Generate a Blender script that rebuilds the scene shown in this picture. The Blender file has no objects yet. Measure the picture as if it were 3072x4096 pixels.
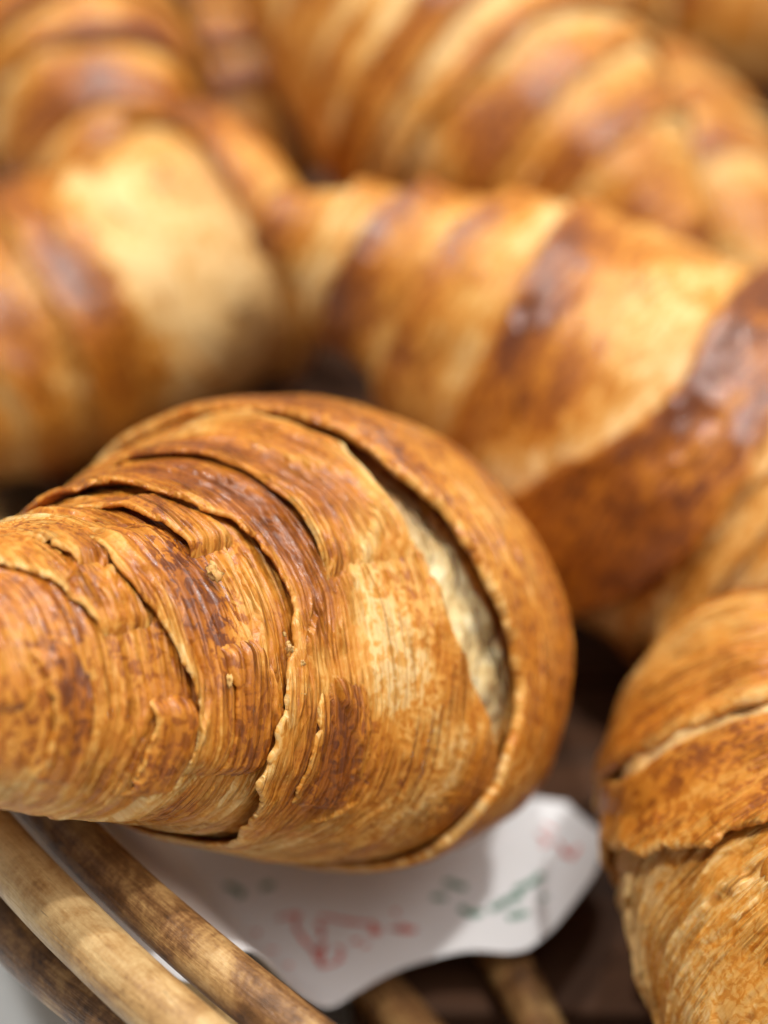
import bpy, math, random
import numpy as np

# ---------------------------------------------------------------- camera, world, lamps, exposure
scene = bpy.context.scene
col = scene.collection
cam_data = bpy.data.cameras.new("camera")
cam = bpy.data.objects.new("camera", cam_data)
col.objects.link(cam)
cam.location = (0.0, 0.0, 0.26)
cam.rotation_euler = (math.radians(55.0), 0.0, 0.0)
cam_data.sensor_fit = 'VERTICAL'
cam_data.sensor_height = 36.0
cam_data.sensor_width = 27.0
cam_data.lens = 18.0 / math.tan(math.radians(19.0))
cam_data.clip_start = 0.01
cam_data.clip_end = 50.0
cam_data.dof.use_dof = True
cam_data.dof.focus_distance = 0.181
cam_data.dof.aperture_fstop = 7.0
cam_data.dof.aperture_blades = 0
scene.camera = cam

world = bpy.data.worlds.new("World")
scene.world = world
world.use_nodes = True
bg = world.node_tree.nodes["Background"]
bg.inputs["Color"].default_value = (1.0, 0.96, 0.92, 1)
bg.inputs["Strength"].default_value = 0.32


def area_lamp(name, loc, target, size, size_y, power, colour, shape='RECTANGLE'):
    d = bpy.data.lights.new(name, 'AREA')
    d.shape = shape
    d.size = size
    d.size_y = size_y
    d.energy = power
    d.color = colour
    o = bpy.data.objects.new(name, d)
    col.objects.link(o)
    o.location = loc
    v = np.array(target, float) - np.array(loc, float)
    from mathutils import Vector
    o.rotation_euler = Vector(v).to_track_quat('-Z', 'Y').to_euler()
    return o


area_lamp("ceiling_panel_lamp", (0.50, 0.14, 1.05), (0.0, 0.22, 0.1), 1.3, 1.1, 10.3, (1.0, 0.975, 0.945))
area_lamp("ceiling_spot_lamp", (-0.25, 0.10, 1.2), (0.0, 0.2, 0.1), 0.04, 0.04, 6.0, (1.0, 0.98, 0.95), 'DISK')
area_lamp("ceiling_spot_lamp", (0.30, 0.05, 1.25), (0.0, 0.2, 0.1), 0.05, 0.05, 6.5, (1.0, 0.97, 0.92), 'DISK')
area_lamp("ceiling_spot_lamp", (0.05, 0.75, 1.2), (0.0, 0.2, 0.1), 0.04, 0.04, 4.0, (1.0, 0.97, 0.92), 'DISK')

scene.view_settings.view_transform = 'Standard'
scene.view_settings.look = 'None'
scene.view_settings.gamma = 1.0
scene.view_settings.exposure = 0.0
scene.render.engine = 'CYCLES'
scene.cycles.use_denoising = True
scene.cycles.max_bounces = 6
scene.cycles.diffuse_bounces = 4
scene.cycles.glossy_bounces = 3
scene.cycles.sample_clamp_indirect = 4.0

# ---------------------------------------------------------------- noise
_rng = np.random.default_rng(11)
_perm = _rng.permutation(256)
_perm = np.concatenate([_perm, _perm, _perm])
_g = _rng.normal(size=(256, 3))
_g /= np.linalg.norm(_g, axis=1)[:, None]
_g = _g.astype(np.float32)


_gx, _gy, _gz = (np.ascontiguousarray(_g[:, i]) for i in range(3))
_perm = _perm.astype(np.int32)


def _pn(x, y, z):
    xi = np.floor(x).astype(np.int32); yi = np.floor(y).astype(np.int32); zi = np.floor(z).astype(np.int32)
    xf = x - xi; yf = y - yi; zf = z - zi
    u = xf * xf * xf * (xf * (xf * 6 - 15) + 10)
    v = yf * yf * yf * (yf * (yf * 6 - 15) + 10)
    w = zf * zf * zf * (zf * (zf * 6 - 15) + 10)
    xi &= 255; yi &= 255; zi &= 255
    out = np.zeros_like(xf)
    for dx in (0, 1):
        wx = u if dx else 1 - u
        px = _perm[xi + dx] + yi
        for dy in (0, 1):
            wxy = wx * (v if dy else 1 - v)
            pxy = _perm[px + dy] + zi
            for dz in (0, 1):
                h = _perm[pxy + dz]
                out += wxy * (w if dz else 1 - w) * (_gx[h] * (xf - dx) + _gy[h] * (yf - dy) + _gz[h] * (zf - dz))
    return out


from concurrent.futures import ThreadPoolExecutor
_pool = ThreadPoolExecutor(4)


def pn(x, y, z):
    """Perlin noise, about -0.7..0.7"""
    x, y, z = np.broadcast_arrays(np.asarray(x, np.float32), np.asarray(y, np.float32), np.asarray(z, np.float32))
    sh = x.shape
    x, y, z = x.ravel(), y.ravel(), z.ravel()
    n = x.size
    if n <= 20000:
        return _pn(x, y, z).reshape(sh)
    cs = 16384
    parts = list(_pool.map(lambda k: _pn(x[k:k + cs], y[k:k + cs], z[k:k + cs]), range(0, n, cs)))
    return np.concatenate(parts).reshape(sh)


def fbm(x, y, z, n=3, gain=0.5):
    a, o, t = 1.0, 0.0, 1.0
    for _ in range(n):
        o = o + a * pn(x * t, y * t, z * t)
        a *= gain
        t *= 2.03
    return o


def hash1(k, seed=0):
    v = np.sin(k * 12.9898 + seed * 78.233) * 43758.5453
    return v - np.floor(v)


def sstep(a, b, x):
    t = np.clip((x - a) / (b - a), 0, 1)
    return t * t * (3 - 2 * t)


# ---------------------------------------------------------------- materials
def new_mat(name):
    m = bpy.data.materials.new(name)
    m.use_nodes = True
    nt = m.node_tree
    for n in list(nt.nodes):
        nt.nodes.remove(n)
    out = nt.nodes.new('ShaderNodeOutputMaterial')
    b = nt.nodes.new('ShaderNodeBsdfPrincipled')
    nt.links.new(b.outputs[0], out.inputs[0])
    return m, nt, b


def N(nt, kind, **kw):
    n = nt.nodes.new(kind)
    for k, v in kw.items():
        if k == 'inp':
            for kk, vv in v.items():
                if hasattr(vv, 'is_output'):
                    nt.links.new(vv, n.inputs[kk])
                else:
                    n.inputs[kk].default_value = vv
        else:
            setattr(n, k, v)
    return n


def math_n(nt, op, a, b=None, c=None, clamp=False):
    n = nt.nodes.new('ShaderNodeMath')
    n.operation = op
    n.use_clamp = clamp
    for i, v in enumerate((a, b, c)):
        if v is None:
            continue
        if hasattr(v, 'is_output'):
            nt.links.new(v, n.inputs[i])
        else:
            n.inputs[i].default_value = v
    return n.outputs[0]


def ramp(nt, fac, stops, interp='LINEAR'):
    n = nt.nodes.new('ShaderNodeValToRGB')
    n.color_ramp.interpolation = interp
    el = n.color_ramp.elements
    while len(el) > 1:
        el.remove(el[-1])
    el[0].position = stops[0][0]
    el[0].color = (*stops[0][1], 1)
    for p, c in stops[1:]:
        e = el.new(p)
        e.color = (*c, 1)
    nt.links.new(fac, n.inputs[0])
    return n.outputs[0]


def noise(nt, vec, scale, detail=4, rough=0.55, dist=0.0, vscale=None):
    if vscale is not None:
        mp = N(nt, 'ShaderNodeVectorMath', operation='MULTIPLY', inp={0: vec, 1: vscale})
        vec = mp.outputs[0]
    n = N(nt, 'ShaderNodeTexNoise', inp={'Vector': vec, 'Scale': scale, 'Detail': detail, 'Roughness': rough, 'Distortion': dist})
    return n.outputs[0]


def crust_material(name, fine=True, shift=0.0):
    m, nt, b = new_mat(name)
    sp = N(nt, 'ShaderNodeAttribute', attribute_name='sp').outputs['Vector']
    bake = N(nt, 'ShaderNodeAttribute', attribute_name='bake').outputs['Fac']
    crumb = N(nt, 'ShaderNodeAttribute', attribute_name='crumb').outputs['Fac']
    streak = noise(nt, sp, 1.0, 5, 0.6, 0.5, (1.1, 0.17, 0.17))
    streak2 = noise(nt, sp, 1.0, 3, 0.55, 0.2, (3.2, 0.50, 0.50)) if fine else streak
    mott = noise(nt, sp, 0.55, 6, 0.62, 0.5, (1.25, 0.75, 0.75))
    patch = noise(nt, sp, 0.10, 3, 0.5, 0.6)
    grain = noise(nt, sp, 4.5, 3, 0.6) if fine else mott
    skin = N(nt, 'ShaderNodeAttribute', attribute_name='skin').outputs['Fac']
    rough_z = math_n(nt, 'SUBTRACT', 1.0, math_n(nt, 'MULTIPLY', skin, 0.8))
    blot = noise(nt, sp, 0.75, 5, 0.62, 0.9, (1.1, 0.8, 0.8)) if fine else mott
    spot = math_n(nt, 'MULTIPLY', ramp(nt, blot, [(0.47, (0, 0, 0)), (0.57, (1, 1, 1))]), math_n(nt, 'ADD', math_n(nt, 'MULTIPLY', patch, 0.32), math_n(nt, 'MULTIPLY', skin, 0.42)))
    spot = math_n(nt, 'SUBTRACT', spot, math_n(nt, 'MULTIPLY', skin, 0.16))
    mo = math_n(nt, 'MULTIPLY', math_n(nt, 'SUBTRACT', mott, 0.5), 0.45 if fine else 0.65)
    st = math_n(nt, 'MULTIPLY', math_n(nt, 'MULTIPLY', math_n(nt, 'SUBTRACT', streak, 0.5), 0.30 if fine else 0.5), rough_z)
    s2 = math_n(nt, 'MULTIPLY', math_n(nt, 'MULTIPLY', math_n(nt, 'SUBTRACT', streak2, 0.5), 0.28 if fine else 0.45), rough_z)
    pa = math_n(nt, 'MULTIPLY', math_n(nt, 'SUBTRACT', patch, 0.5), 0.55)
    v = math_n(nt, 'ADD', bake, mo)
    v = math_n(nt, 'ADD', v, st)
    v = math_n(nt, 'ADD', v, s2)
    v = math_n(nt, 'ADD', v, pa)
    v = math_n(nt, 'ADD', v, math_n(nt, 'SUBTRACT', spot, 0.09))
    if fine:
        # edges of the thin laminations: contour lines of a stretched noise
        lam = noise(nt, sp, 1.0, 1.5, 0.45, 0.3, (0.95, 0.050, 0.050))
        lk = math_n(nt, 'MULTIPLY', lam, 25.0)
        saw = math_n(nt, 'FRACT', lk)
        cell = N(nt, 'ShaderNodeTexWhiteNoise', noise_dimensions='1D', inp={'W': math_n(nt, 'FLOOR', lk)}).outputs['Value']
        lmask = ramp(nt, noise(nt, sp, 0.16, 2, 0.5, 0.3), [(0.42, (0.1, 0.1, 0.1)), (0.58, (1, 1, 1))])
        lmask = math_n(nt, 'MULTIPLY', lmask, rough_z)
        edge = math_n(nt, 'MULTIPLY', ramp(nt, saw, [(0.72, (0, 0, 0)), (0.88, (1, 1, 1)), (0.96, (1, 1, 1)), (1.0, (0, 0, 0))]), lmask)
        v = math_n(nt, 'SUBTRACT', v, math_n(nt, 'MULTIPLY', edge, 0.22))
        v = math_n(nt, 'ADD', v, math_n(nt, 'MULTIPLY', math_n(nt, 'MULTIPLY', math_n(nt, 'SUBTRACT', cell, 0.5), lmask), 0.26))
    v = math_n(nt, 'ADD', math_n(nt, 'MULTIPLY', v, 0.78 if fine else 0.86), shift + (0.085 if fine else 0.055), clamp=True)
    crust = ramp(nt, v, [(0.0, (0.80, 0.53, 0.225)), (0.18, (0.70, 0.370, 0.092)), (0.36, (0.59, 0.240, 0.030)),
                         (0.54, (0.48, 0.158, 0.010)), (0.74, (0.30, 0.082, 0.006)), (1.0, (0.14, 0.034, 0.006))])
    cg = noise(nt, sp, 0.28, 6, 0.68, 0.4)
    crumbc = ramp(nt, cg, [(0.30, (0.48, 0.30, 0.11)), (0.48, (0.70, 0.53, 0.25)), (0.66, (0.84, 0.74, 0.46))])
    mix = N(nt, 'ShaderNodeMix', data_type='RGBA', inp={0: crumb, 6: crust, 7: crumbc})
    nt.links.new(mix.outputs[2], b.inputs['Base Color'])
    glaze = math_n(nt, 'MULTIPLY', v, math_n(nt, 'SUBTRACT', 1.0, crumb))
    gl_n = noise(nt, sp, 0.8, 4, 0.6)
    r = math_n(nt, 'SUBTRACT', 0.62, math_n(nt, 'MULTIPLY', glaze, 0.26))
    r = math_n(nt, 'ADD', r, math_n(nt, 'MULTIPLY', math_n(nt, 'SUBTRACT', gl_n, 0.5), 0.35))
    nt.links.new(r, b.inputs['Roughness'])
    wet = N(nt, 'ShaderNodeAttribute', attribute_name='wet').outputs['Fac']
    cw = math_n(nt, 'MAXIMUM', math_n(nt, 'MULTIPLY', glaze, 0.75), wet)
    nt.links.new(cw, b.inputs['Coat Weight'])
    nt.links.new(math_n(nt, 'SUBTRACT', 0.17, math_n(nt, 'MULTIPLY', wet, 0.08)), b.inputs['Coat Roughness'])
    b.inputs['Coat IOR'].default_value = 1.45
    b.inputs['Specular IOR Level'].default_value = 0.38
    b.inputs['Subsurface Weight'].default_value = 0.18 if fine else 0.0
    b.inputs['Subsurface Radius'].default_value = (1.0, 0.45, 0.15)
    b.inputs['Subsurface Scale'].default_value = 0.0018
    # fine relief: streaks of the lamination, blistered skin, grain
    h = math_n(nt, 'MULTIPLY', math_n(nt, 'MULTIPLY', streak, 0.14 if fine else 0.3), rough_z)
    if fine:
        h = math_n(nt, 'ADD', h, math_n(nt, 'MULTIPLY', math_n(nt, 'MULTIPLY', saw, lmask), 0.50))
    h = math_n(nt, 'ADD', h, math_n(nt, 'MULTIPLY', math_n(nt, 'MULTIPLY', streak2, 0.16 if fine else 0.3), rough_z))
    h = math_n(nt, 'ADD', h, math_n(nt, 'MULTIPLY', mott, 0.18 if fine else 0.35))
    h = math_n(nt, 'ADD', h, math_n(nt, 'MULTIPLY', grain, 0.07))
    bp = N(nt, 'ShaderNodeBump', inp={'Strength': 0.75, 'Distance': 0.0006, 'Height': h})
    nt.links.new(bp.outputs[0], b.inputs['Normal'])
    nt.links.new(bp.outputs[0], b.inputs['Coat Normal'])
    return m


def cane_material(name, dark=0.0):
    m, nt, b = new_mat(name)
    tc = N(nt, 'ShaderNodeAttribute', attribute_name='sp').outputs['Vector']
    geo = N(nt, 'ShaderNodeObjectInfo').outputs['Random']
    off = N(nt, 'ShaderNodeVectorMath', operation='ADD', inp={0: tc, 1: N(nt, 'ShaderNodeCombineXYZ', inp={0: math_n(nt, 'MULTIPLY', geo, 300.0)}).outputs[0]}).outputs[0]
    st = noise(nt, off, 1.0, 5, 0.6, 0.3, (0.10, 1.2, 1.2))
    big = noise(nt, off, 0.10, 4, 0.6, 0.6)
    fine = noise(nt, off, 1.6, 4, 0.65)
    crack = noise(nt, off, 1.0, 3, 0.5, 1.0, (0.25, 2.6, 2.6))
    v = math_n(nt, 'ADD', math_n(nt, 'MULTIPLY', st, 0.35), math_n(nt, 'MULTIPLY', big, 0.85))
    v = math_n(nt, 'ADD', v, math_n(nt, 'MULTIPLY', math_n(nt, 'SUBTRACT', fine, 0.5), 0.22))
    v = math_n(nt, 'ADD', v, math_n(nt, 'MULTIPLY', math_n(nt, 'SUBTRACT', geo, 0.5), 0.16))
    v = math_n(nt, 'SUBTRACT', v, dark)
    c = ramp(nt, v, [(0.34, (0.060, 0.028, 0.012)), (0.46, (0.20, 0.095, 0.034)), (0.58, (0.42, 0.245, 0.092)), (0.74, (0.62, 0.43, 0.20))])
    ck = ramp(nt, crack, [(0.27, (0.35, 0.35, 0.35)), (0.33, (1, 1, 1))])
    mx = N(nt, 'ShaderNodeMix', data_type='RGBA', blend_type='MULTIPLY', inp={0: 0.8, 6: c, 7: ck})
    nt.links.new(mx.outputs[2], b.inputs['Base Color'])
    b.inputs['Roughness'].default_value = 0.34
    b.inputs['Specular IOR Level'].default_value = 0.45
    h = math_n(nt, 'ADD', math_n(nt, 'MULTIPLY', st, 0.6), math_n(nt, 'MULTIPLY', fine, 0.3))
    h = math_n(nt, 'ADD', h, math_n(nt, 'MULTIPLY', crack, 0.5))
    bp = N(nt, 'ShaderNodeBump', inp={'Strength': 0.5, 'Distance': 0.0005, 'Height': h})
    nt.links.new(bp.outputs[0], b.inputs['Normal'])
    return m


def wood_material(name, c0, c1, rough=0.5):
    m, nt, b = new_mat(name)
    tc = N(nt, 'ShaderNodeTexCoord').outputs['Object']
    g = noise(nt, tc, 1.0, 5, 0.6, 0.6, (12, 160, 60))
    c = ramp(nt, g, [(0.3, c0), (0.7, c1)])
    nt.links.new(c, b.inputs['Base Color'])
    b.inputs['Roughness'].default_value = rough
    b.inputs['Specular IOR Level'].default_value = 0.25
    bp = N(nt, 'ShaderNodeBump', inp={'Strength': 0.3, 'Distance': 0.0006, 'Height': g})
    nt.links.new(bp.outputs[0], b.inputs['Normal'])
    return m


def plain_material(name, c, rough=0.5, var=0.04, scale=60.0, trans=0.0):
    m, nt, b = new_mat(name)
    tc = N(nt, 'ShaderNodeTexCoord').outputs['Object']
    g = noise(nt, tc, scale, 4, 0.6)
    lo = tuple(max(0, x * (1 - var * 2)) for x in c)
    hi = tuple(min(1, x * (1 + var)) for x in c)
    nt.links.new(ramp(nt, g, [(0.3, lo), (0.7, hi)]), b.inputs['Base Color'])
    b.inputs['Roughness'].default_value = rough
    bp = N(nt, 'ShaderNodeBump', inp={'Strength': 0.15, 'Distance': 0.0004, 'Height': g})
    nt.links.new(bp.outputs[0], b.inputs['Normal'])
    return m


CRUST = crust_material("baked_crust")
CRUST_FAR = crust_material("baked_crust_plain", False)
CANE = cane_material("peeled_cane", 0.0)
CANE_BROWN = cane_material("brown_cane", 0.16)
DARKWOOD = wood_material("dark_stained_board", (0.045, 0.022, 0.012), (0.12, 0.052, 0.024), 0.7)
COUNTER = plain_material("pale_grey_laminate", (0.62, 0.64, 0.64), 0.35, 0.02, 30)
PAPER = plain_material("white_greaseproof_paper", (0.90, 0.91, 0.93), 0.55, 0.015, 90)
RED = plain_material("red_ink", (0.80, 0.20, 0.17), 0.6, 0.25, 900)
GREEN = plain_material("green_ink", (0.08, 0.28, 0.18), 0.6, 0.25, 900)


# ---------------------------------------------------------------- mesh helpers
def grid_mesh(name, P, mat, attrs=None, closed_j=True, parent=None, smooth=True):
    """P: (ni, nj, 3); closed_j joins the last column to the first"""
    ni, nj = P.shape[:2]
    me = bpy.data.meshes.new(name)
    nv = ni * nj
    idx = np.arange(nv, dtype=np.int32).reshape(ni, nj)
    if closed_j:
        nxt = np.roll(idx, -1, axis=1)
        q = np.stack([idx[:-1], nxt[:-1], nxt[1:], idx[1:]], -1).reshape(-1, 4)
    else:
        q = np.stack([idx[:-1, :-1], idx[:-1, 1:], idx[1:, 1:], idx[1:, :-1]], -1).reshape(-1, 4)
    nf = len(q)
    me.vertices.add(nv)
    me.vertices.foreach_set('co', P.reshape(-1).astype(np.float32))
    me.loops.add(nf * 4)
    me.loops.foreach_set('vertex_index', q.reshape(-1).astype(np.int32))
    me.polygons.add(nf)
    me.polygons.foreach_set('loop_start', np.arange(0, nf * 4, 4, dtype=np.int32))
    me.polygons.foreach_set('loop_total', np.full(nf, 4, np.int32))
    me.update(calc_edges=True)
    if smooth:
        me.polygons.foreach_set('use_smooth', np.ones(nf, bool))
    for k, a in (attrs or {}).items():
        if a.ndim == 3:
            at = me.attributes.new(k, 'FLOAT_VECTOR', 'POINT')
            at.data.foreach_set('vector', a.reshape(-1).astype(np.float32))
        else:
            at = me.attributes.new(k, 'FLOAT', 'POINT')
            at.data.foreach_set('value', a.reshape(-1).astype(np.float32))
    me.materials.append(mat)
    o = bpy.data.objects.new(name, me)
    col.objects.link(o)
    if parent is not None:
        o.parent = parent
    return o


def thing(name, label, cat, loc, group=None):
    o = bpy.data.objects.new(name, None)
    o.empty_display_size = 0.01
    col.objects.link(o)
    o.location = loc
    o['label'] = label
    o['category'] = cat
    if group:
        o['group'] = group
    return o


def unit(v):
    v = np.asarray(v, float)
    return v / np.linalg.norm(v)


# ---------------------------------------------------------------- croissants
class Croissant:
    """A rolled crescent. s runs along its bent axis (mm), theta round it; wraps lie over each other,
    the shortest and outermost at the middle (s = 0)."""

    def __init__(self, label, pos, tangent, bend, prof, wraps, seed, res=1.0, up=(0, 0, 1), flat=0.86,
                 tone=0.0, roll=0.0, relief=1.0, base=None, near=(-25, 200), zone=None, tints=(), mat=None, core=None, wet=(), skin=(), face=None):
        self.face = face
        self.skin = skin
        self.corekw = core or {}
        self.wet = wet
        self.near = near
        self.zone = zone
        self.tints = tints
        self.mat = mat or CRUST_FAR
        self.seed = seed
        self.res = res
        self.tone = tone
        self.flat = flat
        self.relief = relief
        T = unit(tangent)
        B = unit(np.array(up) - np.dot(up, T) * T)
        Nn = np.cross(B, T)
        if roll:
            c, s_ = math.cos(roll), math.sin(roll)
            B, Nn = c * B + s_ * Nn, c * Nn - s_ * B
        self.T, self.B, self.Nn = T, B, Nn
        self.pos = np.array(pos, float)
        ps = np.array([p[0] for p in prof], float)
        pr = np.array([p[1] for p in prof], float)
        self.smin, self.smax = ps[0], ps[-1]
        g = np.linspace(ps[0], ps[-1], 800)
        r = np.interp(g, ps, pr)
        k = np.ones(61) / 61
        rp = np.pad(r, 30, mode='reflect', reflect_type='odd')
        r = np.convolve(rp, k, 'valid')
        # rounded tips
        for end in (ps[0], ps[-1]):
            d = np.abs(g - end)
            R_ = 5.0
            r = np.where(d < R_, np.minimum(r, np.sqrt(np.maximum(1 - (1 - d / R_) ** 2, 0)) * max(r[np.argmin(np.abs(d - R_))], 1)), r)
        self.g, self.r = g, np.maximum(r, 0.02)
        a = -bend * g / 1000.0
        tx, ty = np.cos(a), np.sin(a)
        ds = g[1] - g[0]
        cx = np.cumsum(tx) * ds
        cy = np.cumsum(ty) * ds
        i0 = np.argmin(np.abs(g))
        self.cx, self.cy = cx - cx[i0], cy - cy[i0]
        self.tx, self.ty = tx, ty
        self.wraps = wraps
        low = self.pos.copy()
        low[2] = self.pos[2] - np.interp(0, g, self.r) / 1000 * flat if base is None else base
        self.root = thing("croissant", label, "croissant", low, "croissants heaped in the wicker basket")
        self.low = low
        self.build()

    def place(self, s, th, rr):
        cx = np.interp(s, self.g, self.cx); cy = np.interp(s, self.g, self.cy)
        tx = np.interp(s, self.g, self.tx); ty = np.interp(s, self.g, self.ty)
        c, sn = np.cos(th), np.sin(th)
        sn = np.where(sn < 0, sn * self.flat, sn)
        lx = cx - ty * c * rr
        ly = cy + tx * c * rr
        lz = sn * rr
        P = (lx[..., None] * self.T + ly[..., None] * self.Nn + lz[..., None] * self.B) / 1000.0
        return P + self.pos - self.low

    def edge(self, w, side, th):
        """edge of wrap w on side -1/+1, s as function of theta"""
        e = w['e1'] if side > 0 else w['e0']
        c, sn = np.cos(th), np.sin(th)
        ctl = w.get('c1' if side > 0 else 'c0')
        if ctl is not None:
            e = self.ring_interp(ctl, th)
        k = w.get('id', 0) * 3.7 + side * 1.3 + self.seed
        wob = w.get('wob', (1.5 if self.res > 0.7 else 2.8) if ctl is None else 0.5)
        obl = w.get('obl', 0.0)
        o = e + obl * c * side + w.get('obl2', 0.0) * sn * side
        o = o + wob * 2.0 * pn(c * 1.1 + k, sn * 1.1, k * 0.77) + wob * 0.5 * pn(c * 4 + k, sn * 4, k)
        fy = w.get('fray', 0.35) if side > 0 else w.get('fray0', w.get('fray', 0.35))
        o = o + fy * 1.6 * pn(c * 9 + k, sn * 9, k * 1.7) + fy * 0.9 * np.abs(pn(c * 21 + k, sn * 21, k)) + min(fy, 0.35) * 0.2 * pn(c * 50 + k, sn * 50, k)
        return o

    @staticmethod
    def ring_interp(ctl, th):
        a = np.array([p[0] for p in ctl]) % (2 * np.pi)
        v = np.array([p[1] for p in ctl], float)
        q = np.argsort(a)
        a, v = a[q], v[q]
        t = np.linspace(0, 2 * np.pi, 721)
        y = np.interp(t, np.concatenate([a - 2 * np.pi, a, a + 2 * np.pi]), np.tile(v, 3))
        kn = np.hanning(25); kn /= kn.sum()
        y = np.convolve(np.concatenate([y[-13:-1], y, y[1:13]]), kn, 'valid')
        return np.interp(th % (2 * np.pi), t, y)

    def zone_mask(self, S, TH):
        """the opened channel where the crumb shows"""
        z = self.zone
        lo, hi = self.ring_interp(z['lo'], TH), self.ring_interp(z['hi'], TH)
        dth = np.abs((TH - z['th'] + np.pi) % (2 * np.pi) - np.pi)
        n = 0.8 * pn(S * .25, np.cos(TH) * 8, np.sin(TH) * 8)
        return sstep(lo - 6, lo - 3, S) * (1 - sstep(hi + 0.5, hi + 3, S + n)) * (1 - sstep(z['w'] * 0.75, z['w'], dth))

    def surf(self, s, th):
        s, th = np.broadcast_arrays(np.asarray(s, float), np.asarray(th, float))
        best = self.relief_h(s, th, 0, 1.0)[0]
        for w in self.wraps:
            e0, e1 = self.edge(w, -1, th), self.edge(w, 1, th)
            h = w['h'] + self.relief_h(s, th, w['id'], w.get('dense', 1.0))[0]
            if 'arc' in w:
                dth = np.abs((th - w['arc'][0] + np.pi) % (2 * np.pi) - np.pi)
                h = h - 3.2 * sstep(w['arc'][1] * .75, w['arc'][1], dth)
            best = np.where((s > e0) & (s < e1), np.maximum(best, h), best)
        return best

    def relief_h(self, s, th, wid, dense):
        """raised shingle edges of the lamination, in mm"""
        r = np.interp(s, self.g, self.r)
        a, b = np.cos(th) * r, np.sin(th) * r
        k0 = self.seed * 5.1
        k = k0 + wid * 2.3
        sa = np.abs(s)
        warp = 3.0 * pn(s * 0.03 + k, a * 0.035, b * 0.035) + 0.8 * pn(s * .1 + k, a * .12, b * .12) + 0.12 * pn(s * .5 + k, a * .6, b * .6)
        h = 0.0
        lipm = 0.0
        cellt = 0.0
        for f, amp, sd in ((0.13, 0.75, 1), (0.38, 0.52, 2), (0.95, 0.36, 3), (1.9, 0.20, 4)):
            if f > 0.9 and self.res < 0.8:
                continue
            q = sa * f + warp * (0.55 + f) + sd * 7.7
            ci = np.floor(q)
            fr = q - ci
            m = np.clip(pn(ci * 3.71 + k, a * 0.055 + sd, b * 0.055) * 2.2 + 0.35, 0, 1)
            m = m * (0.5 + 0.8 * hash1(ci, sd + self.seed))
            cut = 0.93 if f < 0.9 else 0.8
            prof = fr ** 1.6 * (1 - sstep(cut, 1.0, fr))
            h = h + amp * dense * m * prof
            cellt = cellt + (hash1(ci + 0.37, sd + 3.0) - 0.5) * 0.30 * np.minimum(m, 0.8) * min(1, dense)
            lipm = lipm + m * sstep(0.6, 0.92, fr) * (1 - sstep(0.92, 1.0, fr)) * min(1, amp * 2.5)
        # slits where the skin has opened
        q = sa * 0.22 + warp * 0.7 + k
        ci = np.floor(q)
        fr = np.abs(q - ci - 0.5) * 2
        m = np.clip(pn(ci * 5.3 + k, a * 0.07, b * 0.07 + 3.3) * 4 - 0.35, 0, 1)
        h = h - dense * 1.5 * m * np.clip(1 - fr / 0.16, 0, 1) ** 0.7
        # blisters and dents
        if self.res < 0.7:
            h = h + 2.6 * pn(s * .035 + k0 + 4, a * .035, b * .035) + 1.2 * pn(s * .08 + k0, a * .08, b * .08)
        h = h + 1.1 * pn(s * .05 + k0, a * .06, b * .06) + 0.5 * pn(s * .14 + k0, a * .11, b * .11)
        h = h + 0.10 * fbm(s * .9 + k, a * .25, b * .25, 2)
        return h * self.relief, np.clip(lipm, 0, 1), cellt

    def build(self):
        allw = [dict(e0=self.smin, e1=self.smax, h=0.0, core=True, id=0, **self.corekw)] + self.wraps
        for i, w in enumerate(allw):
            w['id'] = i
            if 'run' in w and 'c0' not in w:
                w['e0'] = min(p[1] for p in w['c1']) - w['run'] - 8
        n_th = int(640 * self.res)
        th_all = np.linspace(0, 2 * np.pi, n_th, endpoint=False)
        n_full = n_th
        if self.face is not None:   # most columns on the side that shows
            fc, fh = self.face
            nf = int(n_th * fh / np.pi)
            nb_ = max(24, int((n_th - nf) * 0.22))
            th_all = np.concatenate([np.linspace(fc - fh, fc + fh, nf, endpoint=False), np.linspace(fc + fh, fc - fh + 2 * np.pi, nb_, endpoint=False)])
            n_th = len(th_all)
        n_all = n_th
        for i, w in enumerate(allw):
            th, n_th, ring = th_all, n_all, True
            if 'arc' in w:          # a partial wrap is only as wide as the part that shows
                half = w['arc'][1] + 0.18
                n_th = max(24, int(n_full * half / np.pi))
                th = np.linspace(w['arc'][0] - half, w['arc'][0] + half, n_th)
                ring = False
            over = allw[i + 1] if i + 1 < len(allw) else None
            # many rows where the wrap shows, few where the next one covers it or it faces away
            gs = np.linspace(w['e0'], w['e1'], 1500)
            hid = np.zeros(1500, bool)
            for ow in allw[i + 1:]:
                if 'arc' not in ow:
                    ins = [p[1] for p in ow['c1']] if 'c1' in ow else [ow['e1']]
                    ous = [p[1] for p in ow['c0']] if 'c0' in ow else [ow['e0']]
                    hid |= (gs > max(ous) + 6) & (gs < min(ins) - 6)
            hid |= (gs < self.near[0]) | (gs > self.near[1])
            if 'run' in w:
                hid |= gs < min(p[1] for p in w['c1']) - w['run'] - 2
            dens = np.where(hid, 0.5, 6.6 * self.res)
            cum = np.concatenate([[0], np.cumsum((dens[1:] + dens[:-1]) / 2)]) * (gs[1] - gs[0])
            nv = max(24, int(cum[-1]))
            vrow = (np.interp(np.linspace(0, cum[-1], nv), cum, gs) - w['e0']) / (w['e1'] - w['e0'])
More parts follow.
